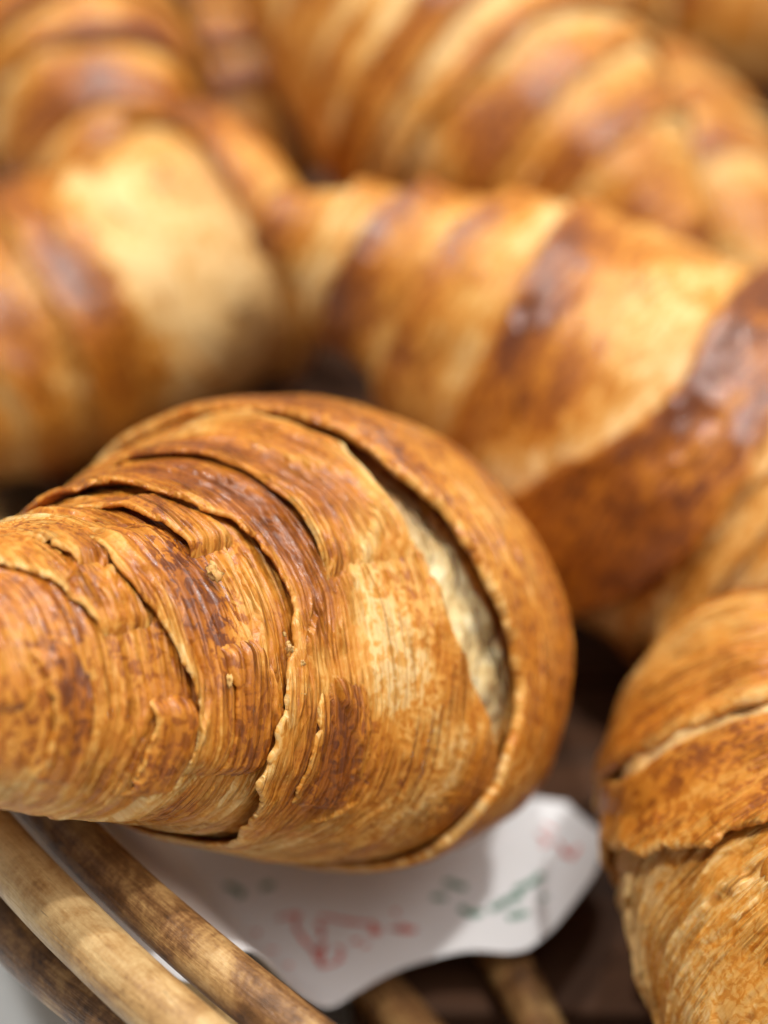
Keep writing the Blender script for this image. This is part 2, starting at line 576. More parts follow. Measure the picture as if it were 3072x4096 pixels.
            if w.get('core'):
                v = vrow[:, None]
                TH = np.broadcast_to(th, (nv, n_th))
                S = w['e0'] + (w['e1'] - w['e0']) * v + 0 * TH
                H = np.zeros_like(S)
                U = np.zeros_like(S)       # height offset of underside
                fade = np.ones_like(S)
                d_own0 = d_own1 = np.full_like(S, 50.0)
            else:
                rho = w.get('thick', 0.8) / 2
                e0 = self.edge(w, -1, th)
                e1 = self.edge(w, 1, th)
                # profile from the underside round the lip over the outside to the other lip
                nl = 7
                ph = np.linspace(np.pi, 0.0, nl)        # pi: underside, 0: tangent to outside
                lip_s = rho * (1 - np.sin(ph))          # distance inward from the edge
                lip_h = -rho * (1 - np.cos(ph))         # below the top
                lip_h = rho * (np.cos(ph) - 1)
                und = np.linspace(w.get('under', 4.0), rho, 5)[:-1]
                und_h = -2 * rho - (und - rho) * w.get('tuck', 0.25)
                ins = np.concatenate([und, lip_s])
                inh = np.concatenate([und_h, lip_h])
                v = vrow[:, None]
                a0, a1 = e0 + rho, e1 - rho
                So = a0 + (a1 - a0) * v
                S = np.concatenate([e0 + ins[:, None], So[1:-1], (e1 - ins[::-1, None])])
                z = np.zeros_like(So[1:-1])
                H = np.concatenate([inh[:, None] + 0 * e0, z, inh[::-1, None] + 0 * e0])
                TH = np.broadcast_to(th, S.shape)
                d_own0 = S - e0
                d_own1 = e1 - S
                fade = np.ones_like(S)
            c, sn = np.cos(TH), np.sin(TH)
            base = np.interp(S, self.g, self.r)
            k = self.seed * 1.9 + i * 3.1
            dmin = np.minimum(d_own0, d_own1)
            if w.get('core'):
                top = np.zeros_like(S)
            else:
                lift = w.get('lift', 0.8) * np.clip(pn(c * 1.4 + k, sn * 1.4, k + np.sign(S - (w['e0'] + w['e1']) / 2) * 2.0) * 2.2, -0.3, 1.2)
                top = w['h'] + (lift + w.get('bulge', 0.5)) * np.exp(-(np.maximum(dmin, 0) / w.get('bw', 4.5)) ** 2)
                if 'arc' in w:      # only part of the edge stands proud
                    a0_, a1_ = w['arc']
                    dth = np.abs((TH - a0_ + np.pi) % (2 * np.pi) - np.pi)
                    top = top - 3.2 * sstep(a1_ * 0.45, a1_, dth + 0.25 * pn(c * 3 + k, sn * 3, k))
                    if 'run' in w:  # and sinks into the layer below away from that edge
                        top = top - 3.2 * sstep(w['run'] * 0.4, w['run'], d_own1)
                if 'gap' in w:      # the lip stands open over part of the circumference
                    g0, g1, ga = w['gap']
                    dth = np.abs((TH - g0 + np.pi) % (2 * np.pi) - np.pi)
                    gm = (1 - sstep(g1 * 0.5, g1, dth)) * (S > 0 if w.get('gapside', 1) > 0 else S < 0)
                    top = top + ga * gm * np.exp(-(np.maximum(dmin, 0) / 6.0) ** 2)
            rel, lipm, cellt = self.relief_h(S, TH, i, w.get('dense', 1.0))
            skin = 0.35 * sstep(0.05, 0.35, pn(S * .05 + k, c * base * .05, sn * base * .05 + 9))
            en = 1 + 0.7 * pn(S * .15 + k, c * base * .1, sn * base * .1)
            for (ts, tt_, ws, wt, am) in self.skin:
                dth = np.abs((TH - tt_ + np.pi) % (2 * np.pi) - np.pi)
                skin = np.maximum(skin, am * (1 - sstep(0.6, 1.15, np.sqrt(((S - ts) / ws) ** 2 + (dth / wt) ** 2) * en)))
            skin = np.maximum(skin, w.get('skin', 0.0))
            rel = rel * (1 - 0.6 * skin)
            lipm = lipm * (1 - 0.8 * skin)
            cellt = cellt * (1 - 0.7 * skin)
            tipf = sstep(0, 9, np.minimum(S - self.smin, self.smax - S))
            rel = rel * (0.25 + 0.75 * tipf)
            rr = base + top + H + rel
            # crumb seen in the gap beneath an opened wrap
            crumb = np.zeros_like(S)
            bake = np.full_like(S, 0.55 + self.tone + w.get('bake', 0.0))
            if over is not None:
                o0, o1 = self.edge(over, -1, th), self.edge(over, 1, th)
                dn = np.where(S > (o0 + o1) / 2, S - o1, o0 - S)
                bake = bake - w.get('pale', 0.45) * np.exp(-(np.maximum(dn, 0) / w.get('pw', 6.0)) ** 2)
                if 'gap' in over:
                    g0, g1, ga = over['gap']
                    dth = np.abs((TH - g0 + np.pi) % (2 * np.pi) - np.pi)
                    gm = (1 - sstep(g1 * 0.6, g1 * 1.0, dth)) * (S > 0 if over.get('gapside', 1) > 0 else S < 0)
                    cw = over.get('crumbw', 5.0)
                    crumb = gm * (1 - sstep(cw * 0.6, cw, dn + 1.5 * pn(S * .3, c * 9, sn * 9)))
                    rough = fbm(S * .35 + k, c * base * .3, sn * base * .3, 3) * 1.6 - 0.9 * np.abs(pn(S * .5, c * base * .45, sn * base * .45)) * 2
                    rr = rr + crumb * (rough - rel * 0.7)
                    rr = rr - over.get('sink', 1.5) * gm * np.exp(-((dn - 1) / 4.0) ** 2)
            if self.zone is not None and i <= self.zone['below']:
                zm = self.zone_mask(S, TH)
                crumb = np.maximum(crumb, sstep(0.35, 0.75, zm) * self.ring_interp(self.zone.get('amt', [(0, 1.0), (3, 1.0)]), TH))
                rough = fbm(S * .16 + k, c * base * .11, sn * base * .11, 3, 0.5) * 2.0 - 0.4 * np.abs(pn(S * .4, c * base * .25, sn * base * .25)) * 2
                rr = rr + zm * (rough - rel * 0.6 - top * 0.8 - self.zone['deep'])
            edge_n = 1 + 0.8 * pn(S * .16 + k, c * base * .1, sn * base * .1) + 0.5 * pn(S * .5 + k, c * base * .22, sn * base * .22)
            for (ts, tt_, ws, wt, am) in self.tints:
                dth = np.abs((TH - tt_ + np.pi) % (2 * np.pi) - np.pi)
                bake = bake + am * (1 - sstep(0.25, 1.4, np.sqrt(((S - ts) / ws) ** 2 + (dth / wt) ** 2) * edge_n))
            wet = np.zeros_like(S)
            for (ts, tt_, ws, wt, am) in self.wet:
                dth = np.abs((TH - tt_ + np.pi) % (2 * np.pi) - np.pi)
                m_ = am * (1 - sstep(0.5, 1.2, np.sqrt(((S - ts) / ws) ** 2 + (dth / wt) ** 2) * (1 + 0.9 * pn(S * .2, c * base * .2, sn * base * .2))))
                wet = np.maximum(wet, m_)
                rr = rr + m_ * (0.9 * pn(S * .33, c * base * .33, sn * base * .33) + 0.5 * pn(S * .8, c * base * .8, sn * base * .8))
                bake = bake + 0.3 * m_
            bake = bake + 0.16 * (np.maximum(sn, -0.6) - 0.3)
            bake = bake - 0.20 * lipm + cellt
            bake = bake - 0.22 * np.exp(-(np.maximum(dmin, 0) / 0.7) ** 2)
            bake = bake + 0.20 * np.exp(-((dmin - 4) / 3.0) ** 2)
            if self.res < 0.7:
                bake = bake + 0.4 * pn(S * .03 + k + 2, c * base * .03, sn * base * .03)
            bake = bake + 0.45 * pn(S * .045 + k, c * base * .05, sn * base * .05) + 0.25 * pn(S * .12 + k, c * base * .04, sn * base * .04)
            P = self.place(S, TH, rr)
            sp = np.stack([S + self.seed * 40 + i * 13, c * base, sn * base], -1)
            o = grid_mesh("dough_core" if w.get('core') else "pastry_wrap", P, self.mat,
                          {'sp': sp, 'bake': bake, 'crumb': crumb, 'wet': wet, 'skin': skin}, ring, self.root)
            if 'label' in w:
                o['label'] = w['label']

    def crumb(self, s, th, size, seed):
        """a crumb of broken crust lying on the surface"""
        rg = np.random.default_rng(seed)
        a = np.linspace(0, np.pi, 9)[:, None]
        b = np.linspace(0, 2 * np.pi, 14, endpoint=False)[None]
        d = np.stack([np.sin(a) * np.cos(b), np.sin(a) * np.sin(b), np.cos(a) + 0 * b], -1)
        f = 1 + 1.3 * pn(d[..., 0] * 1.7 + seed, d[..., 1] * 1.7, d[..., 2] * 1.7) + 0.9 * pn(d[..., 0] * 4 + seed, d[..., 1] * 4, d[..., 2] * 4)
        ax = size * rg.uniform(0.5, 1.7, 3)
        q = d * f[..., None] * ax
        r0 = np.interp(s, self.g, self.r)
        h0 = float(self.surf(np.full(1, s), np.full(1, th))[0])
        S = s + q[..., 0]
        TH = th + q[..., 1] / r0
        rr = r0 + h0 + 0.3 * size + q[..., 2] * 0.7
        P = self.place(S, TH, rr)
        sp = np.stack([S + seed, np.cos(TH) * rr, np.sin(TH) * rr], -1)
        z = np.zeros(S.shape)
        return grid_mesh("crumb", P, self.mat, {'sp': sp, 'bake': z + 0.30, 'crumb': z + 0.25, 'wet': z, 'skin': z}, True, self.root)

    def flake(self, s, th, size, lift, seed, tone=-0.1, aspect=1.6, off=0.5, name="flake", side=None):
        """a thin curled scale of crust standing off the surface"""
        rg = np.random.default_rng(seed)
        n, m_ = 15, 8
        u = np.linspace(-1, 1, n)[:, None]
        v = np.linspace(0, 1, m_)[None, :]
        ph = rg.uniform(0, 6.28, 4)
        rag = 1 + 0.16 * np.sin(u * 3.1 + ph[0]) + 0.12 * np.sin(u * 7.3 + ph[1]) + 0.07 * np.sin(u * 15 + ph[2])
        ds = v * size * (1 - 0.55 * np.abs(u) ** 2.2) * rag
        dt = u * size * aspect * 0.5 * (1 - 0.25 * v) + size * 0.10 * np.sin(v * 3 + ph[3])
        side = side or (1 if s >= 0 else -1)
        S = s + side * ds
        r0 = np.interp(S, self.g, self.r)
        TH = th + dt / np.maximum(r0, 3)
        hs = self.surf(S, TH)
        hs = hs[:, :1] * (1 - v) + hs.max() * v
        rr = r0 + hs - 0.25 + 0.4 * v + lift * v ** 1.6 + 0.12 * size * np.sin(u * 2.5 + ph[1]) * v
        P = self.place(S, TH, rr)
        sp = np.stack([S + seed, np.cos(TH) * r0, np.sin(TH) * r0], -1)
        b = np.full(S.shape, 0.42 + tone + self.tone)
        o = grid_mesh(name, P, CRUST, {'sp': sp, 'bake': b, 'crumb': np.zeros_like(b)}, False, self.root)
        so = o.modifiers.new("thickness", 'SOLIDIFY')
        so.thickness = 0.00012
        return o


def wr(e, h, **kw):
    d = dict(e0=-e, e1=e, h=h)
    d.update(kw)
    return d


def ring_tube(name, cx, cy, R, z, rad, mat, parent, n=520, m=20, seed=0, wav=0.0016, zw=0.0012, a0=0.0, a1=2 * math.pi, pos0=(0, 0, 0), weave=None):
    closed = abs(a1 - a0 - 2 * math.pi) < 1e-6
    t = np.linspace(a0, a1, n, endpoint=not closed)
    ct, st = np.cos(t), np.sin(t)
    Rw = R + wav * 2 * pn(ct * 3 + seed, st * 3, seed * .7)
    zz = z + zw * 2 * pn(ct * 3.3 + seed, st * 3.3, seed * .3 + 4)
    if weave:
        Rw = Rw + weave[0] * np.cos((t + weave[2]) * weave[1])
        zz = zz + 0.4 * weave[0] * np.sin((t + weave[2]) * weave[1])
    rw = rad * (1 + 0.12 * pn(ct * 5 + seed, st * 5, 1.0) + 0.05 * pn(ct * 22 + seed, st * 22, 2.0))
    ph = np.linspace(0, 2 * np.pi, m, endpoint=False)
    rr = rw[:, None] * (1 + 0.05 * pn(np.cos(ph)[None] * 1.2 + t[:, None] * 4, np.sin(ph)[None] * 1.2, seed))
    rad_xy = Rw[:, None] + rr * np.cos(ph)[None]
    P = np.stack([cx + rad_xy * ct[:, None], cy + rad_xy * st[:, None], zz[:, None] + rr * np.sin(ph)[None]], -1) - np.array(pos0)
    sp = np.stack([(t * R * 1000)[:, None] + 0 * ph[None], (np.cos(ph) * rad * 1000)[None] + 0 * t[:, None], (np.sin(ph) * rad * 1000)[None] + 0 * t[:, None]], -1)
    if closed:
        P = np.concatenate([P, P[:1]]); 
        spl = sp[:1].copy(); spl[..., 0] = 2 * math.pi * R * 1000
        sp = np.concatenate([sp, spl])
    return grid_mesh(name, P, mat, {'sp': sp}, True, parent)


def line_tube(name, A, Bp, rad, mat, parent, n=40, m=14, seed=0, bow=(0, 0, 0), pos0=(0, 0, 0)):
    A, Bp = np.array(A, float), np.array(Bp, float)
    t = np.linspace(0, 1, n)
    Ax = A + (Bp - A) * t[:, None] + np.array(bow) * (4 * t * (1 - t))[:, None]
    L = np.linalg.norm(Bp - A)
    d = unit(Bp - A)
    s1 = unit(np.cross(d, (0.3, 0.2, 1.0)))
    s2 = np.cross(d, s1)
    ph = np.linspace(0, 2 * np.pi, m, endpoint=False)
    rw = rad * (1 + 0.15 * pn(t * 3 + seed, seed, 0.5))
    rw[0] = rw[-1] = 0.0004
    P = Ax[:, None] + rw[:, None, None] * (np.cos(ph)[None, :, None] * s1 + np.sin(ph)[None, :, None] * s2) - np.array(pos0)
    sp = np.stack([(t * L * 1000)[:, None] + 0 * ph[None], (np.cos(ph) * rad * 1000)[None] + 0 * t[:, None], (np.sin(ph) * rad * 1000)[None] + 0 * t[:, None]], -1)
    return grid_mesh(name, P, mat, {'sp': sp}, True, parent)


def box(name, x0, x1, y0, y1, z0, z1, mat, parent=None, bev=0.0008, pos0=(0, 0, 0)):
    me = bpy.data.meshes.new(name)
    v = [(x, y, z) for x in (x0, x1) for y in (y0, y1) for z in (z0, z1)]
    v = [tuple(np.array(p) - np.array(pos0)) for p in v]
    f = [(0, 1, 3, 2), (4, 6, 7, 5), (0, 4, 5, 1), (2, 3, 7, 6), (0, 2, 6, 4), (1, 5, 7, 3)]
    me.from_pydata(v, [], f)
    me.materials.append(mat)
    o = bpy.data.objects.new(name, me)
    col.objects.link(o)
    if parent is not None:
        o.parent = parent
    if bev:
        b = o.modifiers.new("edge", 'BEVEL')
        b.width = bev
        b.segments = 2
    return o


# ---------------------------------------------------------------- counter and basket
counter = box("counter", -1.0, 1.2, -0.5, 1.6, -0.03, 0.0, COUNTER, None, 0.002)
counter['kind'] = 'structure'

BX, BY = 0.206, 0.357
FLOOR = 0.055
basket = thing("wicker_basket", "round wicker basket of thick peeled canes holding the croissants", "basket", (BX, BY, 0.0))
b0 = (BX, BY, 0.0)
# three canes of the rim
ring_tube("rim_cane", BX, BY, 0.340, 0.1135, 0.0038, CANE, basket, 800, 24, 3, 0.0006, 0.0006, pos0=b0)
ring_tube("rim_cane", BX, BY, 0.331, 0.1115, 0.0035, CANE_BROWN, basket, 800, 24, 8, 0.0006, 0.0006, pos0=b0)
ring_tube("rim_cane", BX, BY, 0.3368, 0.1005, 0.0042, CANE_BROWN, basket, 800, 20, 5, 0.0004, 0.0006, pos0=b0, weave=(0.0048, 12, 2.42))
for i in range(8):
    ring_tube("wall_cane", BX, BY, 0.3010 + 0.0025 * i + 0.0015 * (i % 2), 0.008 + i * 0.0108, 0.0052, CANE, basket, 300, 12, 20 + i, 0.001, 0.0006, pos0=b0)
for i in range(26):
    a = 2 * math.pi * (i + 0.35) / 26
    c_, s_ = math.cos(a), math.sin(a)
    line_tube("stake", (BX + 0.3015 * c_, BY + 0.3015 * s_, 0.004), (BX + 0.3225 * c_, BY + 0.3225 * s_, 0.090), 0.0036, CANE, basket, 12, 10, i, pos0=b0)
# boards of the floor, cut to the circle
nb = 14
bw = 0.58 / nb
for i in range(nb):
    y0 = BY - 0.29 + i * bw
    ym = max(abs(y0 - BY), abs(y0 + bw - BY))
    hw = math.sqrt(max(0.296 ** 2 - min(ym, 0.288) ** 2, 0.002))
    box("floor_board", BX - hw, BX + hw, y0 + 0.0012, y0 + bw - 0.0012, FLOOR - 0.010, FLOOR - 0.0004 * (i % 2), DARKWOOD, basket, 0.001, b0)
for i in range(3):
    box("floor_batten", BX - 0.15 + i * 0.14, BX - 0.13 + i * 0.14, BY - 0.19, BY + 0.19, 0.0, FLOOR - 0.0104, DARKWOOD, basket, 0.001, b0)

# loose canes that brace the floor inside
line_tube("floor_cane", (0.012, 0.176, FLOOR + 0.004), (0.030, 0.118, FLOOR + 0.004), 0.0042, CANE_BROWN, basket, 50, 14, 41, (0.003, 0, 0), b0)
line_tube("floor_cane", (-0.012, 0.170, FLOOR + 0.004), (0.026, 0.118, FLOOR + 0.004), 0.0042, CANE_BROWN, basket, 50, 14, 47, (-0.002, 0, 0), b0)

# ---------------------------------------------------------------- printed paper
PB = 0.0665
fe = np.array([(-0.115, 0.205), (-0.075, 0.168), (-0.050, 0.137), (-0.024, 0.122), (-0.0165, 0.1340), (-0.0131, 0.1400), (-0.0078, 0.1437), (0.0015, 0.1506), (0.0126, 0.1542),
               (0.0221, 0.1537), (0.0278, 0.1588), (0.0355, 0.1700), (0.0375, 0.1755), (0.0378, 0.1795)])
tt = np.linspace(0, len(fe) - 1, 160)
ex = np.interp(tt, np.arange(len(fe)), fe[:, 0]); ey = np.interp(tt, np.arange(len(fe)), fe[:, 1])
kk = np.ones(9) / 9
ex = np.convolve(np.pad(ex, 4, mode='edge'), kk, 'valid'); ey = np.convolve(np.pad(ey, 4, mode='edge'), kk, 'valid')


def paper_z(x, y):
    z = PB + 0.0022 * pn(x * 28 + 5, y * 28, 0.3) + 0.0008 * pn(x * 90, y * 90, 2.2)
    rad = np.hypot(x - BX, y - BY)
    return z + 0.031 * sstep(0.301, 0.3215, rad)


vv = np.linspace(0, 1, 90)[:, None]
X = ex[None] * (1 - vv) + (ex[None] * 0.75 + 0.004) * vv
Y = ey[None] * (1 - vv) + (0.184 + 0.02 * sstep(0.01, -0.05, ex[None]) + 0.003 * np.sin(ex[None] * 60)) * vv
rad = np.hypot(X - BX, Y - BY)
sc = np.minimum(1, 0.3335 / np.maximum(rad, 1e-6))
X = BX + (X - BX) * sc; Y = BY + (Y - BY) * sc
Z = paper_z(X, Y)
paper = thing("paper_sheet", "white greaseproof paper with red and green print under the flaky front croissant", "paper", (0.0, 0.18, PB))
p0 = np.array((0.0, 0.18, PB))
sheet = grid_mesh("sheet", np.stack([X, Y, Z], -1) - p0, PAPER, None, False, paper)
so = sheet.modifiers.new("thickness", 'SOLIDIFY')
so.thickness = 0.0002
so.offset = -1

RED_S = [[(-174, 1590), (-138, 1596), (-146, 1573), (-126, 1542), (-131, 1538)], [(-126, 1542), (-109, 1517), (-94, 1538)], [(-111, 1514), (-98, 1490), (-79, 1495), (-65, 1507)], [(-96, 1538), (-101, 1489)],
         [(-105, 1590), (-82, 1586), (-54, 1576), (-22, 1573), (-6, 1561), (-12, 1551), (-24, 1557)], [(-22, 1573), (-12, 1551)], [(10, 1561), (33, 1555), (52, 1559), (29, 1565), (13, 1560)], [(-76, 1528), (-66, 1522), (-71, 1507)],
         [(-107, 1579), (-99, 1561), (-103, 1547)], [(-53, 1536), (-39, 1542)], [(-34, 1528), (-24, 1533)], [(-59, 1582), (-45, 1573)], [(-185, 1524), (-172, 1527)], [(-155, 1495), (-146, 1496)], [(-211, 1563), (-202, 1559)], [(17, 1596), (23, 1591)],
         [(266, 1765), (284, 1749), (271, 1739)], [(298, 1749), (319, 1714), (334, 1739)], [(277, 1788), (296, 1775)], [(301, 1724), (323, 1711)]]
GREEN_S = [[(124, 1602), (144, 1589), (161, 1596)], [(175, 1601), (202, 1618), (228, 1631)], [(202, 1586), (235, 1597)], [(100, 1655), (135, 1642)], [(217, 1637), (252, 1661), (265, 1675)], [(258, 1625), (268, 1631)],
           [(-266, 1657), (-236, 1642), (-242, 1631)], [(-206, 1651), (-185, 1655)], [(78, 1624), (104, 1621)]]


def print_strokes(strokes, mat, width, seed, label):
    rg = random.Random(seed)
    for st in strokes:
        pts = np.array(st, float) / 1e4 + np.array([0.0, 0.0022])
        seg = np.hypot(*np.diff(pts, axis=0).T)
        cum = np.concatenate([[0], np.cumsum(seg)])
        n = max(4, int(cum[-1] / 0.0004))
        q = np.linspace(0, cum[-1], n)
        x = np.interp(q, cum, pts[:, 0]); y = np.interp(q, cum, pts[:, 1])
        x = x + 0.0004 * pn(q * 900 + seed, x * 300, 0.1); y = y + 0.0004 * pn(q * 900, seed, y * 300)
        dx, dy = np.gradient(x), np.gradient(y)
        l = np.hypot(dx, dy) + 1e-9
        w = width * (0.6 + 0.5 * np.abs(np.sin(q * 1400 + rg.random() * 6)) + 0.3 * rg.random())
        P = np.zeros((n, 2, 3))
        for k_, sg in enumerate((-1, 1)):
            px, py = x - sg * dy / l * w / 2, y + sg * dx / l * w / 2
            P[:, k_] = np.stack([px, py, paper_z(px, py) + 0.00018], -1) - p0
        o = grid_mesh("print_stroke", P, mat, None, False, paper)
        o['label'] = label


print_strokes(RED_S, RED, 0.0006, 3, "red stroke of the printed drawing")
print_strokes(GREEN_S, GREEN, 0.0010, 5, "green stroke of the printed drawing")

# ---------------------------------------------------------------- the croissants
GAPL = [(-0.6, 2), (0, 6), (0.15, 9.5), (0.25, 12.5), (0.5, 17), (0.80, 20), (1.02, 19.8), (1.25, 19.5), (1.47, 19.5), (1.69, 20), (1.95, 14), (2.3, 6), (2.8, 0), (4, 0)]
RINGE = [(-2.2, 9), (-0.9, 10), (-0.42, 9.9), (0.09, 6.9), (0.3, 5), (0.51, 8), (0.74, 12), (0.95, 13.5), (1.11, 16), (1.45, 16.2), (1.68, 17.8), (1.9, 18.7), (2.4, 18), (3.2, 12)]
main = Croissant("large flaky croissant with an open split, its horn resting on the cane rim",
                 (-0.0143, 0.1765, 0.1074), (-0.5345, -0.783, 0.5808), 0.86,
                 [(-70, 6.0), (-55, 17.9), (-38, 27.6), (-20, 35.5), (0, 38.0), (14, 37.1), (28, 31.7), (42, 25.6), (56, 21.6), (70, 17.4), (84, 11.5), (94, 6)],
                 [wr(80, 0.25, dense=1.05, pale=0.0, lift=0.3, run=9, arc=(0.9, 1.0), fray=0.4, c1=[(-1.5, 80), (0, 79), (0.5, 78), (1.0, 80), (1.6, 84), (3.3, 80)]),
                  wr(73, 0.3, dense=1.05, pale=0.0, lift=0.3, run=9, arc=(0.25, 0.9), fray=0.4, c1=[(-1.5, 73), (-0.2, 71.5), (0.3, 71), (0.7, 73), (1.2, 76), (3.3, 73)]),
                  wr(67, 0.5, dense=1.05, pale=0.1, lift=0.4, run=14, arc=(1.25, 0.85), thick=0.6, c1=[(-1.5, 66), (-0.1, 64), (0.7, 64.1), (1.06, 66.7), (1.22, 68), (1.38, 70.7), (2, 74), (3.5, 70)]),
                  wr(57, 1.0, dense=1.05, pale=0.1, lift=0.25, run=18, arc=(0.7, 1.15), thick=0.6, c1=[(-2, 56), (-0.64, 54.6), (-0.08, 54.9), (0.27, 54.2), (0.54, 56.2), (1.13, 60.5), (1.62, 58.5), (2.3, 60), (3.3, 58)]),
                  wr(62, 0.7, dense=1.05, pale=0.0, lift=0.2, run=11, arc=(-0.05, 0.55), fray=0.5, c1=[(-1.5, 60), (-0.3, 60), (0.2, 59.5), (0.6, 61), (1.5, 63), (3.3, 62)]),
                  wr(62, 0.75, dense=1.05, pale=0.0, lift=0.2, run=11, arc=(1.45, 0.40), fray=0.5, c1=[(-1.5, 62), (0.8, 63.5), (1.2, 63.5), (1.6, 64.5), (2.2, 66), (3.3, 62)]),
                  wr(50, 1.35, dense=1.05, pale=0.0, lift=0.15, run=11, arc=(0.25, 0.50), fray=0.3, bulge=0.2, c1=[(-1.5, 50), (-0.4, 49.5), (0.1, 49), (0.4, 49.5), (0.8, 52), (1.5, 53), (3.3, 50)]),
                  wr(50, 1.3, dense=1.0, pale=0.0, lift=0.2, run=11, arc=(1.45, 0.45), fray=0.5, c1=[(-1.5, 50), (0.8, 47.5), (1.2, 48.5), (1.6, 51), (2.2, 53), (3.3, 50)]),
                  wr(43, 1.8, lift=0.6, dense=0.95, fray=0.9, pale=0.0, c0=GAPL,
                     c1=[(-2, 36), (-0.94, 37), (-0.4, 42), (-0.13, 44.4), (0.18, 44), (0.42, 42.4), (0.74, 39.8), (1.04, 41.1), (1.19, 42.1), (1.58, 46), (2.2, 48), (3.3, 42)]),
                  wr(38, 2.2, dense=0.95, pale=0.0, lift=0.1, run=14, arc=(0.02, 0.46), fray=0.6, bulge=0.2, thick=0.6, c0=[(a, e + 0.5) for a, e in GAPL],
                     c1=[(-2, 33), (-0.6, 36), (-0.1, 39), (0.2, 38.5), (0.45, 37), (1, 34), (3.3, 36)]),
                  wr(36, 2.7, lift=0.5, dense=0.9, arc=(1.45, 0.85), c0=[(a, e + 0.8) for a, e in GAPL],
                     c1=[(0.4, 34.5), (0.89, 34.5), (1.44, 34.5), (1.71, 36.2), (1.95, 37), (2.13, 38), (3, 38), (5, 36)]),
                  wr(13.5, 3.9, dense=0.45, bake=-0.08, thick=1.8, lift=0.8, bw=9, c1=RINGE, fray=0.7, skin=0.6)],
                 1, 1.0, flat=0.654, near=(-5, 84), mat=CRUST, face=(0.65, 1.75),
                 core=dict(pale=0.0, dense=1.1), zone=dict(lo=RINGE, hi=GAPL, th=0.72, w=0.75, deep=1.5, below=8, amt=[(0, 0.6), (0.3, 1), (0.8, 1), (1.05, 0.55), (1.3, 0.3), (2, 0.25), (4, 0.3)]),
                 skin=[(72, 0.5, 8, 0.6, 0.85), (62, 0.6, 4, 0.25, 0.7), (47, 0.2, 5, 0.3, 0.4), (50.5, 0.95, 6.5, 0.55, 0.95), (33, 0.02, 6, 0.3, 0.5), (2, 0.6, 9, 2.0, 0.6), (25, 0.5, 6, 0.5, 0.55), (22, -0.2, 6, 0.3, 0.6), (60, 1.75, 5, 0.3, 0.6), (58, -0.1, 4, 0.25, 0.7)],
                 tints=[(51, 1.0, 6, 0.40, 0.26), (74, 0.5, 12, 1.2, 0.16), (32, 0.02, 7, 0.34, 0.30), (37, -0.1, 4, 0.3, 0.15), (27, 0.55, 7.5, 0.5, -0.34), (39, 0.42, 3, 0.13, -0.35),
                        (27, 1.15, 4, 0.22, 0.22), (52, 0.3, 4, 0.25, 0.14), (19, -0.2, 6, 0.35, -0.32), (44, 0.9, 3, 0.5, -0.12), (66, 1.5, 6, 0.3, -0.2), (18, 1.45, 9, 0.4, 0.15), (8, 0.8, 5, 0.5, -0.2), (50, 0.95, 4, 0.35, 0.18), (53, 0.2, 3, 0.3, 0.12), (46, 0.75, 2.5, 0.4, -0.2)])
main.crumb(49.0, 0.95, 0.65, 410)
main.crumb(50.4, 0.42, 0.45, 411)
for q in range(7):
    rg_ = random.Random(q)
    main.crumb(41.2 + rg_.uniform(-1.6, 1.2), rg_.uniform(0.30, 0.62), rg_.uniform(0.2, 0.5), 420 + q)
mid = Croissant("glossy croissant with dark sticky bands lying behind the split one",
                (0.0440, 0.2610, 0.1035), (0.78, -0.54, -0.31), 3.0,
                [(-84, 7), (-70, 12), (-50, 18.5), (-30, 25.5), (-10, 31.5), (10, 34), (30, 35), (50, 33), (70, 25), (90, 6)],
                [wr(66, 1.2, pale=0.35, pw=5, wob=1.4, bulge=1.2, lift=1.0, obl=2), wr(56, 2.6, e1=58, pale=0.35, pw=6, wob=1.4, bulge=1.4, lift=1.0, obl=-3), wr(46, 3.8, e0=-38, pale=0.40, pw=8, wob=1.4, bulge=1.6, lift=1.2, obl=-3, fray=0.5),
                 wr(44, 5.0, e0=-22, pale=0.45, pw=9, wob=1.4, bulge=1.4, lift=1.2, obl=4, fray=0.5),
                 dict(e0=17, e1=36, h=7.6, thick=3.0, bulge=1.4, dense=0.8, bake=0.22, lift=0.8, fray=1.0, wob=1.0, c0=[(1.0, 14), (1.6, 14), (2.08, 17), (2.34, 18.8), (2.64, 13), (2.85, 6.2), (3.39, -7), (5, 0)],
                      c1=[(1, 32), (2.0, 35), (2.45, 41), (2.75, 41), (3.1, 35), (3.6, 24), (5, 20)])], 2, 0.40, near=(-100, 60), face=(2.4, 1.7),
                tints=[(4, 2.0, 9, 0.45, -0.3), (-14, 2.35, 8, 0.35, 0.28), (-62, 2.3, 12, 0.8, 0.12)],
                wet=[(27, 2.2, 11, 0.45, 0.9), (24, 2.6, 8, 0.35, 0.7), (-12, 2.2, 5, 0.18, 0.8), (-15, 2.4, 4, 0.15, 0.6)])
left = Croissant("golden croissant with a broad pale band and rounded end, beside the glossy one",
                 (-0.0415, 0.3440, 0.099), (-0.80, -0.56, -0.24), 3.0,
                 [(-20, 14), (-14, 27), (-7, 32), (0, 34), (20, 33.5), (40, 33), (60, 32), (80, 26), (100, 8)],
                 [wr(62, 0.8, e0=-12, pale=0.2, bulge=1.2, lift=1.0), wr(47, 2.2, e0=-12, pale=0.3, pw=5, bulge=1.6, lift=1.0), wr(27, 1.6, e0=-12, bake=0.0, pale=0.15, dense=0.9), wr(3, 5.6, e0=-14, dense=0.3, bake=-0.1, thick=4, bulge=1.0)], 3, 0.30,
                 tints=[(37, 0.6, 7, 0.8, 0.28), (-6, 0.9, 5, 0.6, -0.2), (55, 0.6, 4, 0.7, 0.2)], wet=[(37, 0.7, 5, 0.3, 0.5)])
